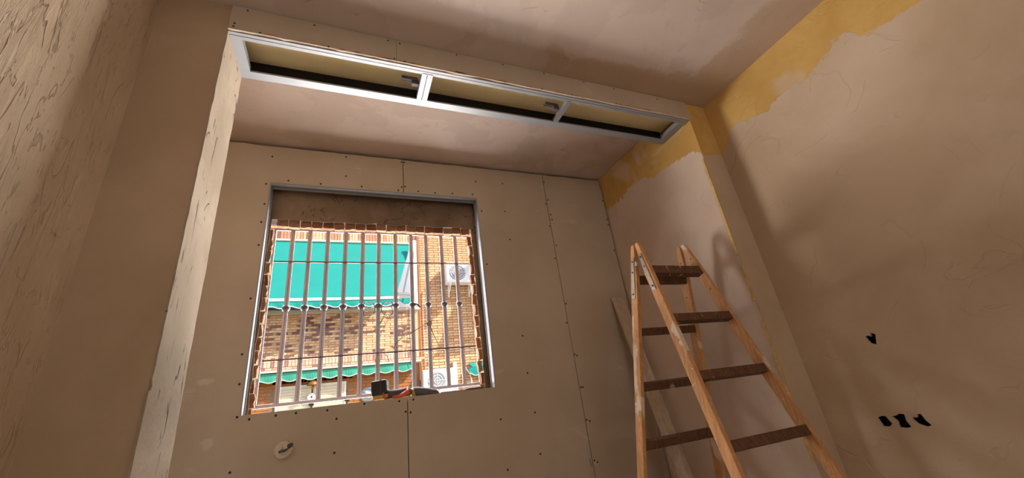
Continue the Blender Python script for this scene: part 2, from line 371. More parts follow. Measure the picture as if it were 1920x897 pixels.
SCR = [(-0.489, 1.667), (-0.05, 1.724), (-0.045, 1.568), (-0.383, 1.497), (-0.196, 1.492), (0.055, 1.497), (-0.503, 1.461), (-0.497, 1.319), (-0.501, 1.195), (-0.498, 1.045), (0.323, 1.731), (0.342, 1.728), (0.32, 1.518), (0.345, 1.525), (0.298, 1.49), (0.435, 1.494), (0.557, 1.492), (0.685, 1.499), (0.841, 1.504), (0.877, 1.621), (0.9, 1.367), (1.098, 1.626), (1.089, 1.377), (1.099, 1.141), (1.475, 1.678), (1.48, 1.508), (1.456, 1.47), (1.485, 1.374), (1.487, 1.331), (1.455, 1.271), (2.023, 1.546), (2.02, 1.362), (2.022, 1.313), (2.02, 1.078), (-0.506, 0.422), (-0.5, 0.273), (-0.491, 0.117), (-0.438, 0.101), (-0.323, 0.104), (-0.232, 0.105), (-0.084, 0.101), (-0.037, 0.053), (0.101, 0.112), (-0.502, 0.723), (-0.49, -0.124), (-0.04, -0.108), (0.287, 0.105), (0.366, 0.105), (0.322, 0.046), (0.349, 0.039), (1.455, 0.501), (1.1, 0.429), (1.475, 0.279), (1.492, 0.27), (1.099, 0.187), (1.478, 0.061), (1.493, 0.061), (1.115, -0.053), (0.883, -0.064), (1.477, -0.141), (1.499, -0.151), (1.114, -0.286), (0.895, -0.335), (1.481, -0.378), (1.499, -0.391), (0.898, 0.942), (1.485, 1.107), (1.452, 0.996), (1.478, 0.641)]
def screws(pts, y, r):
    bm = bmesh.new()
    for x, z in pts: tube(bm, [(x, y - .0006, z), (x, y + .004, z)], r, 7)
    return bm
o = obj('screw_heads', screws(SCR, WY, .0062), M['screw'], wf); o['kind'] = 'stuff'
# marks of joint compound and pencil guide at the foot of seams
bm = bmesh.new(); box(bm, S2 - .02, S2 - .012, WY - .0006, WY, -.41, -.36); box(bm, S1 - .03, S1 - .02, WY - .0006, WY, -.33, -.285)
obj('seam_mark', bm, M['galv2'], wf)
# galvanised studs lining the opening
wi = bpy.data.objects.new('window_1', None); C.objects.link(wi); wi.location = (0, WY, 0); struct(wi)
bm = bmesh.new(); box(bm, HX0, HX1, WY - .003, WY + .010, HZ1 - .012, HZ1 + .001); box(bm, HX0, HX1, WY + .013, WY + .045, HZ1 - .003, HZ1 + .001); box(bm, HX0, HX1, WY + .045, WY + .048, HZ1 - .02, HZ1)
obj('top_track', bm, M['galv'], wi)
for nm, a, b in (('side_stud', HX0, HX0 + .004), ('side_stud', HX1 - .004, HX1)):
    bm = bmesh.new(); s = 1 if a < 0 else -1; e = a if s > 0 else b
    box(bm, min(e, e + s * .006), max(e, e + s * .006), WY - .003, WY + .012, HZ0, HZ1 - .012)
    box(bm, min(e, e + s * .003), max(e, e + s * .003), WY + .012, WY + .06, HZ0, HZ1 - .012)
    box(bm, min(e, e + s * .009), max(e, e + s * .009), WY + .06, WY + .063, HZ0, HZ1 - .012)
    obj(nm, bm, M['galv'], wi)

# ------------------------------------------------------------------ the old masonry wall behind, with its torn brick rim
MY = 2.62; KX0, KX1, KZ1 = -.470, .842, 1.274
def rimloop():
    pts = [(KX1, ZF + 1.04)]
    pts = jag((KX0, KZ1), (KX1, KZ1), 44, .010, 1.7)
    pts += jag((KX1, KZ1 - .01), (KX1, .05), 40, .007, 4.2)
    pts += [(KX1, .05), (KX0, .05)]
    pts += jag((KX0, .06), (KX0, KZ1 - .01), 40, .007, 8.3)[1:]
    return pts
wo = struct(obj('wall_outer', plate(rect(-1.35, 2.2, ZF, 2.6), [rimloop()], 'y', MY, MY + .005), M['cement']))
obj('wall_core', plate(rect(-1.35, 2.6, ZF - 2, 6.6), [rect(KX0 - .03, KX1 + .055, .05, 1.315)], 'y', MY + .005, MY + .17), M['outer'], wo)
def brick_mesh(lx, ly, lz, wob=.12, holes=False):
    bm = B(-lx / 2, lx / 2, -ly / 2, ly / 2, -lz / 2, lz / 2)
    bmesh.ops.subdivide_edges(bm, edges=[e for e in bm.edges if abs(e.calc_length() - max(lx, ly, lz)) < 1e-5], cuts=2)
    for v in bm.verts: v.co += Vector([random.uniform(-1, 1) * wob * min(lx, ly, lz) * .5 for _ in range(3)])
    bmesh.ops.recalc_face_normals(bm, faces=bm.faces)
    me = bpy.data.meshes.new('brick'); bm.to_mesh(me); bm.free(); return me
def place(me, mat, x, y, z, parent, name='brick', rot=(0, 0, 0)):
    o = link(name, me, mat, parent); p = parent; off = Vector((x, y, z + E))
    while p is not None: off -= p.location; p = p.parent
    o.location = off; o.rotation_euler = rot; return o
rimT = [brick_mesh(.062, .03, .050, .22) for _ in range(4)]; rimS = [brick_mesh(.030, .03, .068, .25) for _ in range(4)]
for me in rimT + rimS: me.materials.append(M['brick_rim'])
n = 19
for i in range(n):
    place(rimT[i % 4], None, KX0 + .025 + (i + .5) * (KX1 - KX0 - .03) / n, 2.662 + random.uniform(-.005, .005), 1.262 + random.uniform(-.003, .003), wo, rot=(0, random.uniform(-.06, .06), 0))
for side, X in ((0, KX0 - .001), (1, KX1 - .004)):
    for i in range(15):
        z = .12 + i * .076
        place(rimS[(i + side) % 4], None, X + random.uniform(-.004, .004) + (.004 if i % 2 else -.004), 2.662, z, wo, rot=(0, random.uniform(-.08, .08), 0))
struct(obj('trim_sill', B(KX0 - .03, KX1 + .055, MY - .02, 2.86, .085, .108), M['cement']))

# ------------------------------------------------------------------ window grille
GY = 2.81; GX0, GX1, GZ0, GZ1 = -.482, .880, .163, 1.303
gr = thing('window_grille', 'grey iron security grille with upright bars fixed in the window opening', 'window grille', (.2, GY, GZ0))
bm = bmesh.new()
box(bm, GX0, GX0 + .016, GY - .005, GY + .005, GZ0, GZ1); box(bm, GX1 - .016, GX1, GY - .005, GY + .005, GZ0, GZ1)
box(bm, GX0 + .016, GX1 - .016, GY - .005, GY + .005, GZ1 - .018, GZ1); box(bm, GX0 + .016, GX1 - .016, GY - .005, GY + .005, GZ0, GZ0 + .020)
obj('frame', bm, M['bar'], gr, bevel=.002)
BX = [-.366, -.261, -.148, -.033, .082, .190, .306, .421, .532, .650, .760]
prof = [(-.0135, -.004), (-.002, -.004), (0, 0), (.002, -.004), (.0135, -.004), (.0135, .003), (-.0135, .003)]
for x in BX:
    bm = bmesh.new(); lo = [bm.verts.new((x + a, GY + b, GZ0 + .02)) for a, b in prof]; hi = [bm.verts.new((x + a, GY + b, GZ1 - .018)) for a, b in prof]
    bm.faces.new(lo); bm.faces.new(hi[::-1])
    for i in range(7): bm.faces.new((lo[i], lo[(i + 1) % 7], hi[(i + 1) % 7], hi[i]))
    br = obj('bar', bm, M['bar'], gr)
    bm = bmesh.new(); zc = .744
    tube(bm, [(x, GY, zc - .018), (x, GY, zc - .008), (x, GY, zc), (x, GY, zc + .008), (x, GY, zc + .018)], [.018, .023, .026, .023, .018], 8)
    obj('collar', bm, M['collar'], br, smooth=True)
for z in (1.057, .426):
    obj('crossbar', B(GX0 + .02, GX1 - .02, GY - .009, GY - .005, z - .005, z + .005), M['bar2'], gr)
for s in (-1, 1):                                       # C scrolls either side of the middle bar
    cx_, cz_ = .190 + s * .057, .722; pts = []
    for k in range(10):                                 # upper curl
        a_ = math.radians(-120 + k * 30); pts.append((cx_ + s * (.020 + .017 * math.cos(a_)), GY - .006, cz_ + .030 + .019 * math.sin(a_)))
    for k in range(13):
        a_ = math.radians(75 - k * 12.5); pts.append((cx_ - s * (.043 * math.cos(a_) - .006), GY - .006, cz_ + .050 * math.sin(a_)))
    for k in range(10):
        a_ = math.radians(-150 + k * 30); pts.append((cx_ + s * (.020 + .017 * math.cos(a_)), GY - .006, cz_ - .030 + .019 * math.sin(a_)))
    obj('scroll', T(pts, .0035, 6), M['collar'], gr, smooth=True)
W1 = [(.182, 2.79, .333), (.176, 2.79, .38), (.182, 2.79, .415), (.214, 2.79, .431), (.248, 2.79, .40), (.258, 2.79, .365)]
W2 = [(.288, 2.79, .443), (.300, 2.79, .475), (.323, 2.79, .500), (.36, 2.79, .522), (.401, 2.79, .543), (.475, 2.79, .583), (.520, 2.786, .607), (.531, 2.786, .603), (.540, 2.79, .57), (.557, 2.79, .523), (.584, 2.79, .46)]
tag(obj('wire_loop', T(W1, .0022, 6), M['rope'], smooth=True), 'small loop of brown wire low on the middle bars of the grille', 'wire')
bm = T(W2, .0026, 6); tube(bm, [(.520, 2.80, .62), (.545, 2.79, .615), (.545, 2.79, .592), (.518, 2.79, .59), (.516, 2.795, .612)], .005, 6)
tag(obj('tying_wire', bm, M['rope'], smooth=True), 'long brown wire knotted round a bar right of the centre of the grille', 'wire')
bm = bmesh.new(); tube(bm, [(.424, 2.795, .752), (.455, 2.775, .735), (.468, 2.77, .712)], [.006, .007, .005], 7)
tag(obj('grille_clamp', bm, M['black'], smooth=True), 'small black clamp clipped to a collar near the balcony corner', 'clamp')

# ------------------------------------------------------------------ dropped beam with its steel-framed slot
be = bpy.data.objects.new('trim_beam', None); C.objects.link(be); be.location = (.75, FP, ZB + E); struct(be)
be['label'] = 'dropped gypsum beam box with a steel-framed open slot under it'
for a, b, sd in ((XP, .1724, 1), (.1738, XS - .002, 2)):
    o_ = [(a, ZC - .002), (a, ZB + .002)] + jag((a, ZB + .002), (b, ZB + .002), 40, .003, sd)[1:] + [(b, ZB + .002), (b, ZC - .002)]
    obj('gypsum_board', plate(o_, [], 'y', FP - .013, FP), M['dry'], be)
BS = [(-0.448, 1.708), (-0.485, 1.618), (-0.487, 1.600), (-0.39, 1.592), (-0.189, 1.706), (-0.124, 1.590), (0.134, 1.709), (0.189, 1.705), (0.163, 1.597), (0.21, 1.592), (0.477, 1.712), (0.47, 1.593), (0.734, 1.712), (0.985, 1.712), (1.248, 1.712), (1.466, 1.710), (0.733, 1.590), (0.952, 1.590), (1.143, 1.590), (1.45, 1.59), (1.7, 1.59), (1.798, 1.700)]
o = obj('screw_heads', screws(BS, FP - .013, .0045), M['screw'], be); o['kind'] = 'stuff'
obj('yellow_slab', B(XP, XS, FP + .001, BP, 1.675, 1.72), M['yellow'], be)
obj('rear_void_sheet', B(XP, XS - .01, BP - .010, BP - .003, ZB + .004, 1.674), M['dark'], be)  # dark sheet in place of the unlit cavity above the slot
obj('rear_board', B(XP, XS, BP - .003, BP + .010, ZB + .004, ZA), M['dry'], be)
bm = bmesh.new(); box(bm, XP, XS, FP, FP + .036, ZB - .001, ZB + .0005); box(bm, XP, XS, FP + .034, FP + .036, ZB, ZB + .006); box(bm, XP, XS, FP, FP + .002, ZB, ZB + .04)
box(bm, XP, XS, FP + .017, FP + .0185, ZB - .0022, ZB - .001)
obj('front_track', bm, M['galv'], be)
bm = bmesh.new(); box(bm, XP, XS - .008, BP - .040, BP + .006, ZB - .001, ZB + .0005); box(bm, XP, XS - .05, BP - .040, BP - .038, ZB, ZB + .008)
obj('rear_track', bm, M['galv'], be)
for a, b in ((XP, XP + .042), (XS - .052, XS - .008)):
    bm = bmesh.new(); box(bm, a, b, FP + .036, BP - .040, ZB - .0008, ZB + .0007)
    i = b if a < 0 else a; box(bm, min(i, i - .002), max(i, i - .002) , FP + .036, BP - .04, ZB, ZB + .03)
    obj('end_track', bm, M['galv'], be)
bm = bmesh.new(); box(bm, .302, .327, FP + .030, BP - .036, ZB - .0025, ZB + .030); box(bm, .330, .357, FP + .030, BP - .036, ZB - .0025, ZB + .030)
obj('double_stud', bm, M['galv'], be)
bm = bmesh.new(); box(bm, 1.135, 1.165, FP + .030, BP - .036, ZB - .0022, ZB + .020); obj('stud', bm, M['galv2'], be)
for x in (.255, 1.085):
    bm = bmesh.new(); box(bm, x - .042, x + .038, 1.585, 1.615, ZB + .045, ZB + .05); box(bm, x - .042, x + .038, 1.585, 1.588, ZB + .03, ZB + .05)
    box(bm, x + .01, x + .046, 1.59, 1.61, ZB + .012, ZB + .045)
    obj('hanger_bracket', bm, M['gum'], be)
# hair-line black gap and chipped board edge along the beam's lower arris
bm = bmesh.new()
for k in range(34):
    x = random.uniform(-.45, 1.85); L = random.uniform(.01, .07); box(bm, x, min(x + L, 1.98), FP - .0136, FP - .0128, ZB + .004, ZB + .007 + random.random() * .004)
o = obj('edge_chips', bm, M['pipe'], be); o['kind'] = 'stuff'

# ------------------------------------------------------------------ double wooden ladder
LX0, LX1, LY, LZ = 1.518, 1.860, 1.682, .767
SF, SB, WD = .2743, .2274, .079
la = thing('step_ladder', 'paint-splashed wooden double ladder standing open by the right alcove wall', 'ladder', ((LX0 + LX1) / 2, LY, ZF))
def rail(side, sec):
    s = -SF if sec else SB; g0 = -.012 if sec else .012
    cx = (lambda h: (LX0 - WD * h) if side == 0 else (LX1 + WD * h))
    H = LZ - ZF
    ds = Vector((0, 1, 0))
    bm = bmesh.new(); rings = []
    for h, dn, up in ((0, .004, .006), (.010, .010, .012), (.12, .018, .022), (.20, .026, .028), (H, .026, .028)):
        # outer edge keeps straight, inner edge is tapered near the top so that the two sections close
        y = LY + g0 + s * h; z = LZ - h; x = cx(h)
        if sec: ya, yb = y - (.012 + .6 * up), y + dn
        else: ya, yb = y - dn, y + (.012 + .6 * up)
        if sec and h < .13: yb = min(yb, LY - .002 - .0 * h)
        if not sec and h < .13: ya = max(ya, LY + .002)
        t = .012
        rings.append([bm.verts.new(p) for p in ((x - t, ya, z), (x + t, ya, z), (x + t, yb, z), (x - t, yb, z))])
    for i in range(len(rings) - 1):
        for k in range(4): bm.faces.new((rings[i][k], rings[i][(k + 1) % 4], rings[i + 1][(k + 1) % 4], rings[i + 1][k]))
    bm.faces.new(rings[0]); bm.faces.new(rings[-1])
    return obj('rail', bm, M['wood'], la, bevel=.003)
rails = {(a, b): rail(a, b) for a in (0, 1) for b in (0, 1)}
for sec, r0, off in ((1, .187, -.012), (0, .198, .012)):
    s = -SF if sec else SB
    h = r0
    while h < LZ - ZF - .1:
        y = LY + off * 1.2 + s * h; z = LZ - h; a = LX0 - WD * h + .010; b = LX1 + WD * h - .010
        ang = math.atan(s if sec else s)
        tk = .026 if h > r0 + .01 else .031
        m = Matrix.Translation((0, y, z)) @ Matrix.Rotation(-math.atan(-s), 4, 'X')
        bm = B(a, b, -.010, .010, -tk, tk) if False else B(a, b, -.022, .022, -tk * .8, tk * .8, mtx=m)
        obj('rung', bm, M['wood2'], la, bevel=.002)
        h += .28
# hinge plates on the left rails, bolts on all rails
for sec in (0, 1):
    s = -SF if sec else SB
    bm = bmesh.new(); x = LX0 - .0165 - WD * .1
    def pt(h, w_): return (x - WD * (h - .1), LY + s * h + (-.012 if sec else .012) * 1.1 + w_, LZ - h)
    a = [pt(.075, -.013), pt(.075, .011), pt(.30, .014), pt(.30, -.012)]
    f = [bm.verts.new(p) for p in a]; bk = [bm.verts.new((p[0] + .004, p[1], p[2])) for p in a]
    bm.faces.new(f); bm.faces.new(bk[::-1])
    for i in range(4): bm.faces.new((f[i], f[(i + 1) % 4], bk[(i + 1) % 4], bk[i]))
    hp = obj('hinge_plate', bm, M['steel'], la, bevel=.001)
    for h in (.095, .155, .275):
        p = pt(h, 0); obj('bolt_head', T([(p[0] - .004, p[1], p[2]), (p[0], p[1], p[2])], .005, 8), M['gum'], hp)
    for h in (.10, .30):                                # bolt ends on the inner face of the right-hand rails
        p = (LX1 + WD * h - .012, LY + s * h + (-.016 if sec else .016), LZ - h)
        bm = T([(p[0] - .005, p[1], p[2]), (p[0] - .002, p[1], p[2]), (p[0] + .001, p[1], p[2])], [.003, .006, .006], 8)
        obj('bolt', bm, M['steel'], la, smooth=True)
x = LX0 - WD * .115 - .020
obj('hinge_pin', T([(x - .006, LY, LZ - .118), (x - .003, LY, LZ - .118), (x + .004, LY, LZ - .118)], [.009, .014, .014], 14), M['steel'], la)

# ------------------------------------------------------------------ board leaning in the corner
a = Vector((1.925, 2.478, .668)); b = Vector((1.886, 2.10, ZF + .012)); d = (b - a); L = d.length
q = d.to_track_quat('Z', 'X').to_matrix().to_4x4()
zz = d.normalized(); xx = (Vector((1, 0, 0)) - zz * zz.x).normalized(); yy = zz.cross(xx)
m = Matrix.Translation(a) @ Matrix(((xx.x, yy.x, zz.x, 0), (xx.y, yy.y, zz.y, 0), (xx.z, yy.z, zz.z, 0), (0, 0, 0, 1)))
tag(obj('leaning_board', B(-.052, .052, -.010, .010, 0, L, mtx=m), M['wood3'], bevel=.002), 'long dusty grey board leaning in the corner behind the wooden ladder', 'board')

# ------------------------------------------------------------------ capped pipe end in the gypsum board
cp = thing('pipe_outlet', 'pale round plastic cap with a bent fitting sticking out of the gypsum board', 'pipe outlet', (-.275, WY, -.061))
obj('cap', T([(-.275, WY - .001, -.060), (-.275, WY - .014, -.060), (-.275, WY - .018, -.060)], [.040, .040, .034], 24), M['cap'], cp)
bm = bmesh.new(); tube(bm, [(-.268, WY - .018, -.055), (-.262, WY - .045, -.050), (-.245, WY - .062, -.045)], [.013, .012, .012], 12)
obj('fitting', bm, M['cap'], cp, smooth=True)
bm = bmesh.new(); tube(bm, [(-.29, WY - .021, -.066), (-.265, WY - .05, -.062), (-.238, WY - .072, -.048)], .005, 6)
tube(bm, [(-.245, WY - .062, -.045), (-.232, WY - .076, -.040)], [.011, .009], 10)
obj('hook', bm, M['gum'], cp)

# ------------------------------------------------------------------ tools on the sill
SZ = .124
tl = thing('cordless_tool', 'cordless power tool with square black battery lying on the window sill', 'power tool', (.25, 2.60, SZ - .016))
m = Matrix.Translation((.190, 2.60, SZ + .070)) @ Matrix.Rotation(-.06, 4, 'Y') @ Matrix.Rotation(-.35, 4, 'Z')
bt = obj('battery', B(-.046, .046, -.032, .032, -.042, .042, mtx=m), M['black'], tl, bevel=.010)
obj('battery_rib', B(.010, .014, -.0335, .030, -.040, .0435, mtx=m), M['gum'], bt)
obj('foot', B(-.038, .05, -.03, .03, -.062, -.040, mtx=m), M['ochre'], tl, bevel=.005)
bm = bmesh.new(); tube(bm, [(.215, 2.585, SZ + .018), (.240, 2.58, SZ + .028), (.29, 2.58, SZ + .031), (.345, 2.585, SZ + .035), (.370, 2.59, SZ + .026)], [.016, .024, .021, .026, .016], 12)
gp = obj('grip', bm, M['gum'], tl, smooth=True)
bm = bmesh.new(); tube(bm, [(.205, 2.566, SZ + .040), (.212, 2.560, SZ + .010), (.225, 2.562, SZ - .004)], .006, 8)
tube(bm, [(.255, 2.560, SZ + .008), (.30, 2.556, SZ + .012), (.345, 2.560, SZ + .030), (.335, 2.572, SZ + .052)], [.008, .011, .017, .013], 10)
obj('grip_inlay', bm, M['red'], tl, smooth=True)
bm = bmesh.new(); tube(bm, [(.365, 2.60, SZ + .018), (.385, 2.60, SZ + .030), (.41, 2.60, SZ + .028), (.46, 2.605, SZ + .022), (.52, 2.61, SZ + .012), (.535, 2.61, SZ + .004)], [.016, .026, .027, .024, .018, .010], 12)
obj('housing', bm, M['gum'], tl, smooth=True)
obj('collar', T([(.366, 2.60, SZ + .020), (.386, 2.60, SZ + .026)], [.025, .029], 12), M['ochre'], tl, smooth=True)
bm = bmesh.new(); box(bm, .545, .70, 2.585, 2.62, SZ - .012, SZ + .006); box(bm, .545, .70, 2.585, 2.588, SZ - .012, SZ + .010)
tag(obj('steel_offcut', bm, M['galv2'], bevel=.002), 'short galvanised steel offcut lying on the sill beside the power tool', 'offcut')
bm = bmesh.new(); tube(bm, [(.67, 2.64, SZ + .002), (.74, 2.64, SZ + .010), (.83, 2.64, SZ + .012)], [.006, .010, .008], 8); box(bm, .60, .68, 2.625, 2.655, SZ - .002, SZ + .003)
tag(obj('putty_knife', bm, M['gum']), 'flat dark putty knife at the right end of the window sill', 'putty knife')
bm = bmesh.new(); box(bm, .13, .19, 2.56, 2.60, SZ - .013, SZ - .006)
# ledge the things lie on, flush with the board edge
struct(obj('trim_sill_board', B(HX0 + .01, HX1 - .01, WY + .0132, MY - .021, .096, .108), M['cement']))
bm.free()

# ================================================================== OUTSIDE
FY = 9.5; PY = 9.3
bd = thing('apartment_building', 'sunlit orange brick apartment building across the street', 'building', (.8, FY, -4.2))
wallm = bmesh.new(); box(wallm, -9, 5.5, FY + .012, FY + .4, -4.2, 6.2)
bw = obj('brick_wall', wallm, simple('brown_mortar', (168, 124, 88), .95, 0, .1, 10, .2), bd)
# facing bricks of the right-hand wall
def shared(mats, lx, ly, lz, n=3, wob=.06):
    out = []
    for _ in range(n):
        me = brick_mesh(lx, ly, lz, wob); me.materials.append(mats); out.append(me)
    return out
OB = shared(M['brick_orange'], .238, .03, .052)
cells = []
for r in range(66):
    z = .46 + r * .065
    for c in range(9):
        x = 1.62 + (.124 if r % 2 else 0) + c * .25
        if x < 3.3: cells.append((x, z))
cells.sort(key=lambda p: (p[0] > 3.0, abs(p[1] - 2.2)))
for x, z in cells[:250]: place(random.choice(OB), None, x + .12, FY + .004, z, bw)
bm = bmesh.new()
for x, z in cells[250:]: box(bm, x + .001, x + .239, FY - .011, FY + .012, z - .026, z + .026)
for r in range(1, 66, 2): box(bm, 1.622, 1.738, FY - .011, FY + .012, .434 + r * .065, .486 + r * .065)
for r in range(16):
    for c in range(20):
        x = 3.4 + c * .25 + (.12 if r % 2 else 0)
        if x < 5.2: box(bm, x, x + .238, FY - .011, FY + .012, .46 + r * .065 - .026, .46 + r * .065 + .026)
SC = shared(brickmat('lintel_brick', [(0, (232, 184, 142)), (.4, (204, 148, 118)), (.7, (240, 200, 160)), (.88, (150, 104, 88))]), .056, .03, .27)
lc = obj('lintel_course', B(-1.8, 1.6, FY + .004, FY + .0125, 4.09, 4.38), M['mortar'], bd)
for i in range(50):                                     # soldier course over the upper awning
    place(SC[i % 3], None, -1.72 + i * .066, FY, 4.24, lc)
for r in range(3):
    for c in range(13):
        x = -1.75 + c * .25 + (.12 if r % 2 else 0); box(bm, x, x + .238, FY - .011, FY + .012, 4.40 + r * .065, 4.452 + r * .065)
o = obj('far_bricks', bm, M['brick_orange'], bw); o['kind'] = 'stuff'
obj('drain_pipe', T([(1.585, FY - .04, -.2), (1.585, FY - .04, 4.6)], .022, 8), M['pipe'], bd)
obj('window_opening', B(-1.6, 1.42, FY + .005, FY + .011, 2.3, 4.08), M['sheet'], bd)
# ground-floor recess under the balcony: wall, shutters, soldier bricks
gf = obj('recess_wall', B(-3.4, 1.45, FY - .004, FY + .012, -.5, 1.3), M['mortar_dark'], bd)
bm = bmesh.new()
for r in range(18):
    for c in range(15):
        x = -2.2 + c * .25 + (.12 if r % 2 else 0); z = -.05 + r * .065
        if x + .238 > 1.44: continue
        if -1.45 < x + .12 < .13 and z < .98: continue
        box(bm, x, x + .238, FY - .014, FY - .004, z - .027, z + .027)
for i in range(24):
    x = -1.34 + i * .062; box(bm, x, x + .054, FY - .014, FY - .004, .88, 1.06)
o = obj('recess_bricks', bm, brickmat('shaded_brown_brick', [(0, (196, 130, 78)), (.5, (184, 120, 70))]), gf); o['kind'] = 'stuff'  # brick colour darkened for the shade under the balcony
for a, b in ((-1.21, -.63), (-.60, -.02)):
    sh = obj('roller_shutter', B(a, b, FY - .03, FY - .014, -.1, .87), M['shutter'], bd)
    me = None
    for k in range(18):
        z = -.07 + k * .052
        if me is None:
            bm = B(-(b - a) / 2 + .02, (b - a) / 2 - .02, -.006, .006, -.022, .022); bmesh.ops.recalc_face_normals(bm, faces=bm.faces)
            me = bpy.data.meshes.new('slat'); bm.to_mesh(me); bm.free(); me.materials.append(M['shutter'])
        place(me, None, (a + b) / 2, FY - .036, z, sh, 'slat', rot=(.18, 0, 0))
obj('shutter_frame', plate(rect(-1.25, .02, -.1, .91), [rect(-1.21, -.02, -.08, .87)], 'y', FY - .04, FY - .02), M['white'], bd)
obj('shutter_latch', B(-.66, -.57, FY - .07, FY - .045, .50, .56), M['black'], bd)
obj('meter_box', B(-.0, .10, FY - .06, FY - .02, .52, .60), M['black'], bd)
wl_ = thing('wall_lamp', 'brass dome lamp hanging over the cream shutters across the street', 'lamp', (-.60, 9.28, .90), None)
obj('dome', T([(-.60, 9.30, .87), (-.60, 9.30, .90), (-.60, 9.30, .95), (-.60, 9.30, .975)], [.115, .11, .06, .02], 16), M['brass'], wl_, smooth=True)
obj('finial', T([(-.60, 9.30, .80), (-.60, 9.30, .83), (-.60, 9.30, .87)], [.01, .03, .015], 10), M['brass'], wl_, smooth=True)
obj('stem', T([(-.60, 9.30, .97), (-.60, 9.33, 1.165)], .01, 6), M['brass'], wl_)
bm = bmesh.new()
for k in range(8):
    an = k * math.pi / 4; tube(bm, [(-.62 + .02 * math.cos(an), FY - .09, .66 + .02 * math.sin(an)), (-.62 + .07 * math.cos(an), FY - .095, .66 + .07 * math.sin(an))], [.012, .03], 6)
tag(obj('flower_decoration', bm, M['white']), 'small white rosette hung in the middle of the cream shutters', 'decoration')
dp = thing('wall_plate', 'round white decorative plate on the brown brick beside the shutters', 'wall plate', (.43, FY - .03, .60))
obj('plate', T([(.45, FY - .015, .60), (.45, FY - .035, .60), (.45, FY - .04, .60)], [.08, .14, .15], 24), M['white'], dp, smooth=True)
obj('plate_rim', T([(.45 + .11 * math.cos(k * .5236), FY - .045, .60 + .11 * math.sin(k * .5236)) for k in range(13)], .006, 6), M['grille_grey'], dp)

# balcony with the mottled brick parapet
ba = thing('balcony', 'brick balcony with purple-mottled parapet over the ground-floor shutters', 'balcony', (0, PY, 1.1))
BX0, BX1 = -3.7, 1.51
pa = obj('parapet', B(BX0, BX1, PY + .012, FY - .012, 1.26, 2.34), M['mortar'], ba)
pal = shared(M['brick_pale'], .238, .03, .044); dk = shared(M['brick_dark'], .20, .034, .042) + shared(M['brick_dark'], .13, .034, .040)
n = 0
for r in range(17):
    z = 1.475 + r * .0505
    for c in range(14):
        x = -1.86 + (.124 if r % 2 else 0) + c * .25
        if x + .12 > BX1 - .02: continue
        dark = random.random() < (.34 if noise.noise((x * 1.7, z * 2.6, 3.3)) > -.02 else .16)
        place(random.choice(dk if dark else pal), None, x + (random.uniform(-.012, .012) if dark else 0), PY + .004, z, pa); n += 1
bm = bmesh.new()
for r in range(17):
    for c in range(7): x = -2.11 + (.124 if r % 2 else 0) - c * .25; box(bm, x - .119, x + .119, PY - .011, PY + .012, 1.453 + r * .0505, 1.497 + r * .0505)
for i in range(30): x = -1.84 - i * .0615; box(bm, x - .027, x + .027, PY - .012, PY + .012, 1.275, 1.45)
o = obj('far_bricks', bm, M['brick_pale'], pa); o['kind'] = 'stuff'
bm = bmesh.new()
sb = shared(M['brick_sold'], .054, .03, .175, 3)
for i in range(54):
    x = -1.78 + i * .0615; place(random.choice(sb), None, x, PY + .003, 1.362, pa)
bm.free()
led = obj('ledge', B(BX0, BX1 + .03, PY - .10, FY - .016, 1.165, 1.215), M['slab'], ba)
tm = shared(M['brick_sold'], .112, .13, .035, 3)
for i in range(29): place(random.choice(tm), None, -1.75 + i * .118, PY - .045, 1.236, led, 'ledge_tile', rot=(.08, 0, 0))
obj('cap_slab', B(BX0, BX1 + .03, PY - .05, FY - .012, 2.345, 2.41), M['slab'], ba)
obj('slab_under_strip', B(BX0, BX1, PY + .0, PY + .012, 2.325, 2.342), M['slab'], ba)  # strip under the cap in the plain slab colour
po = obj('corner_post', B(1.40, 1.50, FY - .35, FY - .28, 2.41, 4.06), M['white'], ba, bevel=.01)
obj('side_screen', plate([(1.03, 2.74), (1.40, 2.74), (1.40, 4.0)], [], 'y', FY - .31, FY - .30), M['sheet'], ba)
obj('balcony_rail', B(BX0, 1.40, PY - .03, PY, 2.66, 2.72), M['white'], ba)
# cables in front of the facade
tag(obj('hanging_cable', T([(1.30, PY - .02, 2.34), (1.305, PY - .03, 1.9), (1.33, PY - .12, 1.2), (1.325, PY - .06, .4)], .007, 6), M['rope']), 'thin dark cable hanging down the right end of the brick balcony', 'cable')
tag(obj('stay_cable', T([(.80, PY - .02, 2.30), (.68, PY - .03, 2.05), (.52, PY - .02, 1.86)], .009, 6), M['rope'], smooth=True), 'dark slanting cable on the mottled brick parapet', 'cable')

# awnings
def wavy(bm, x0, x1, y, zt, h, amp, wl_len, th=.012, side=0):
    n_ = int((x1 - x0) / wl_len * 8); rows = []
    for i in range(n_ + 1):
        x = x0 + (x1 - x0) * i / n_; zb = zt - h + amp * math.cos(2 * math.pi * (x - x0) / wl_len)
        yy_ = y + .012 * math.sin(2 * math.pi * (x - x0) / wl_len)
        rows.append([bm.verts.new(p) for p in ((x, y, zt), (x, yy_, zb), (x, yy_ + th, zb), (x, y + th, zt))])
    for i in range(n_):
        for k in range(4): bm.faces.new((rows[i][k], rows[i][(k + 1) % 4], rows[i + 1][(k + 1) % 4], rows[i + 1][k]))
    bm.faces.new(rows[0]); bm.faces.new(rows[-1])
def wavetrim(x0, x1, y, zt, h, amp, wl_len, r):
    n_ = int((x1 - x0) / wl_len * 8)
    return T([(x0 + (x1 - x0) * i / n_, y + .012 * math.sin(2 * math.pi * (x1 - x0) * i / n_ / wl_len), zt - h + amp * math.cos(2 * math.pi * (x1 - x0) * i / n_ / wl_len)) for i in range(n_ + 1)], r, 6)
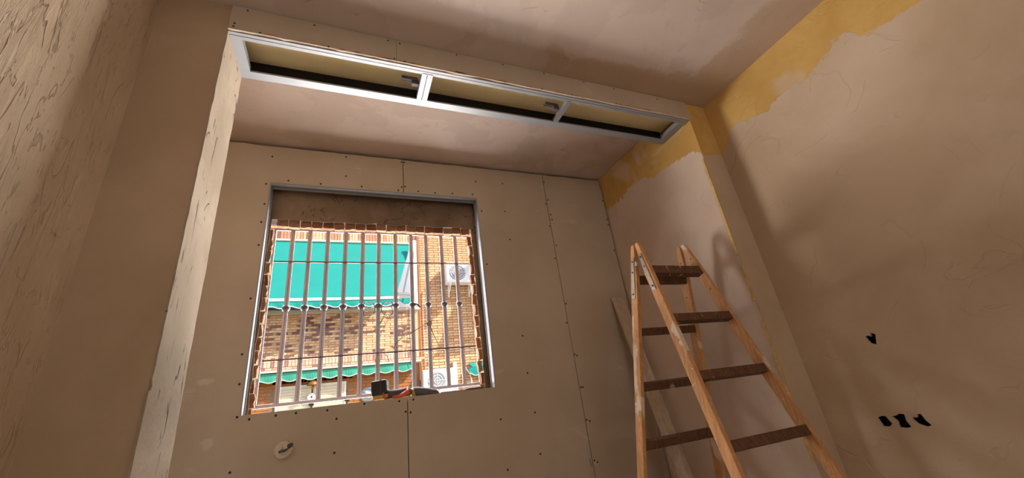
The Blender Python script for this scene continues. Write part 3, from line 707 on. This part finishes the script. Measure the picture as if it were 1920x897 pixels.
def slab4(q, th):
    bm = bmesh.new(); f = [bm.verts.new(p) for p in q]; b_ = [bm.verts.new((p[0], p[1] - th, p[2] + th)) for p in q]
    bm.faces.new(f); bm.faces.new(b_[::-1])
    for i in range(4): bm.faces.new((f[i], f[(i + 1) % 4], b_[(i + 1) % 4], b_[i]))
    return bm
AY = 8.75
aw = thing('awning', 'large teal awning let down over the brick balcony', 'awning', (0, FY, 4.05))
obj('canopy', slab4([(-3.7, FY - .03, 4.06), (1.40, FY - .03, 4.06), (.955, AY, 2.53), (-3.7, AY, 2.50)], .008), M['teal'], aw)
obj('front_bar', B(-3.7, 1.02, AY - .03, AY + .02, 2.46, 2.515), M['white'], aw, bevel=.006)
bm = bmesh.new(); wavy(bm, -3.7, 1.0, AY - .01, 2.46, .125, .022, .33); vl = obj('valance', bm, M['teal'], aw)
obj('valance_trim', wavetrim(-3.7, 1.0, AY - .006, 2.46, .128, .022, .33, .009), M['trim'], vl)
obj('top_roller', T([(-3.7, FY - .05, 4.09), (1.42, FY - .05, 4.09)], .03, 8), M['trim'], aw)
obj('arm', T([(1.45, FY - .32, 3.95), (1.42, 9.0, 2.9), (1.40, AY, 2.50)], .014, 6), M['white'], aw)
obj('loose_valance', slab4([(1.05, 9.15, 2.56), (1.42, 9.15, 2.60), (1.40, 9.12, 2.47), (1.18, 9.12, 2.44)], .01), M['teal'], aw)
a2 = thing('awning', 'rolled-up green awning valance under the balcony ledge', 'awning', (0, PY, 1.14))
bm = bmesh.new(); wavy(bm, -3.7, 1.40, PY - .06, 1.150, .150, .022, .36); vl = obj('valance', bm, M['green'], a2)
obj('valance_trim', wavetrim(-3.7, 1.40, PY - .056, 1.150, .152, .022, .36, .009), M['trim'], vl)
obj('roller', T([(-3.7, PY + .03, 1.11), (1.40, PY + .03, 1.11)], .045, 8), M['green'], a2)
a3 = thing('awning', 'teal awning end with scalloped edge at the lower right of the grille view', 'awning', (3.2, FY, 1.05))
bm = slab4([(2.68, FY - .03, 1.06), (4.2, FY - .03, 1.06), (4.2, 9.2, .93), (2.70, 9.2, .93)], .008); obj('canopy', bm, M['teal'], a3)
bm = bmesh.new(); wavy(bm, 2.62, 4.2, 9.19, .93, .15, .03, .3); vl = obj('valance', bm, M['teal'], a3)
obj('valance_trim', wavetrim(2.62, 4.2, 9.194, .93, .152, .03, .3, .009), M['trim'], vl)
obj('bracket', T([(2.60, FY - .02, .98), (2.66, 9.3, .80), (2.66, 9.2, .55)], .014, 6), M['white'], a3)
# the neighbour's awning further right (mostly out of view) throws the slanting shade on the wall
a4 = thing('awning', 'neighbouring teal awning to the right of the air conditioner, outside the opening', 'awning', (3.9, FY, 3.95))
obj('canopy', slab4([(3.12, FY - .03, 3.95), (5.2, FY - .03, 3.95), (5.2, 8.62, 2.55), (3.12, 8.62, 2.55)], .01), M['teal'], a4)
obj('side_sheet', plate([(8.45, 3.4), (9.25, 3.4), (9.25, 3.6), (8.45, 4.02)], [], 'x', 3.13, 3.14), M['sheet'], a4)

# air conditioners
def aircon(x0, x1, z0, z1, label, fanx):
    t = thing('air_conditioner', label, 'air conditioner', ((x0 + x1) / 2, 9.3, z0), 'outdoor units on the brick wall')
    yf = 9.14
    cs = obj('casing', B(x0, x1, yf, FY - .1, z0, z1), M['white'], t, bevel=.015)
    cz = (z0 + z1) / 2; r = (z1 - z0) * .40
    gl = obj('fan_grille', T([(fanx, yf - .001, cz), (fanx, yf - .012, cz)], [r, r * .96], 28), M['grille_grey'], t)
    bm = bmesh.new()
    for k in range(1, 4): tube(bm, [(fanx + r * k / 3.4 * math.cos(a_ * .3927), yf - .016, cz + r * k / 3.4 * math.sin(a_ * .3927)) for a_ in range(17)], .006, 5)
    tube(bm, [(fanx - r, yf - .016, cz), (fanx + r, yf - .016, cz)], .006, 5); tube(bm, [(fanx, yf - .016, cz - r), (fanx, yf - .016, cz + r)], .006, 5)
    obj('guard_wire', bm, M['white'], gl)
    for x in (x0 + .10, x1 - .10):
        bm = bmesh.new(); box(bm, x - .018, x + .018, yf + .02, FY - .012, z0 - .03, z0); tube(bm, [(x, yf + .04, z0 - .03), (x, FY - .02, z0 - .24)], .016, 6); box(bm, x - .018, x + .018, FY - .03, FY - .012, z0 - .28, z0)
        obj('bracket', bm, M['white'], t)
    return t
k = 9.14 / 9.5
aircon(2.30 * k, 3.06 * k, 3.08 * k, 3.62 * k, 'white air conditioner high on the brick wall at the right of the grille view', 2.585 * k)
aircon(1.62 * k, 2.34 * k, .48 * k, 1.00 * k, 'white air conditioner low on the wall just right of the sill tools', 1.93 * k)
obj('cable_duct', B(2.30, 2.38, FY - .10, FY - .012, -.2, 1.12), M['white'], bd)
tag(obj('aircon_cable', T([(2.2, FY - .02, 2.92), (1.97, FY - .03, 2.815), (1.811, FY - .03, 2.776), (1.657, FY - .03, 2.82), (1.66, FY - .03, 2.0), (1.67, FY - .03, .9)], .009, 6), M['cable'], smooth=True), 'pale cable sagging from the upper air conditioner to the wall corner', 'cable')
obj('vent_hole', T([(1.76, FY - .02, 1.14), (1.76, FY - .04, 1.14)], .03, 10), M['black'], bd)
struct(obj('ground_street', B(-14, 16, 2.8, 9.9, -4.3, -4.2), M['street']))
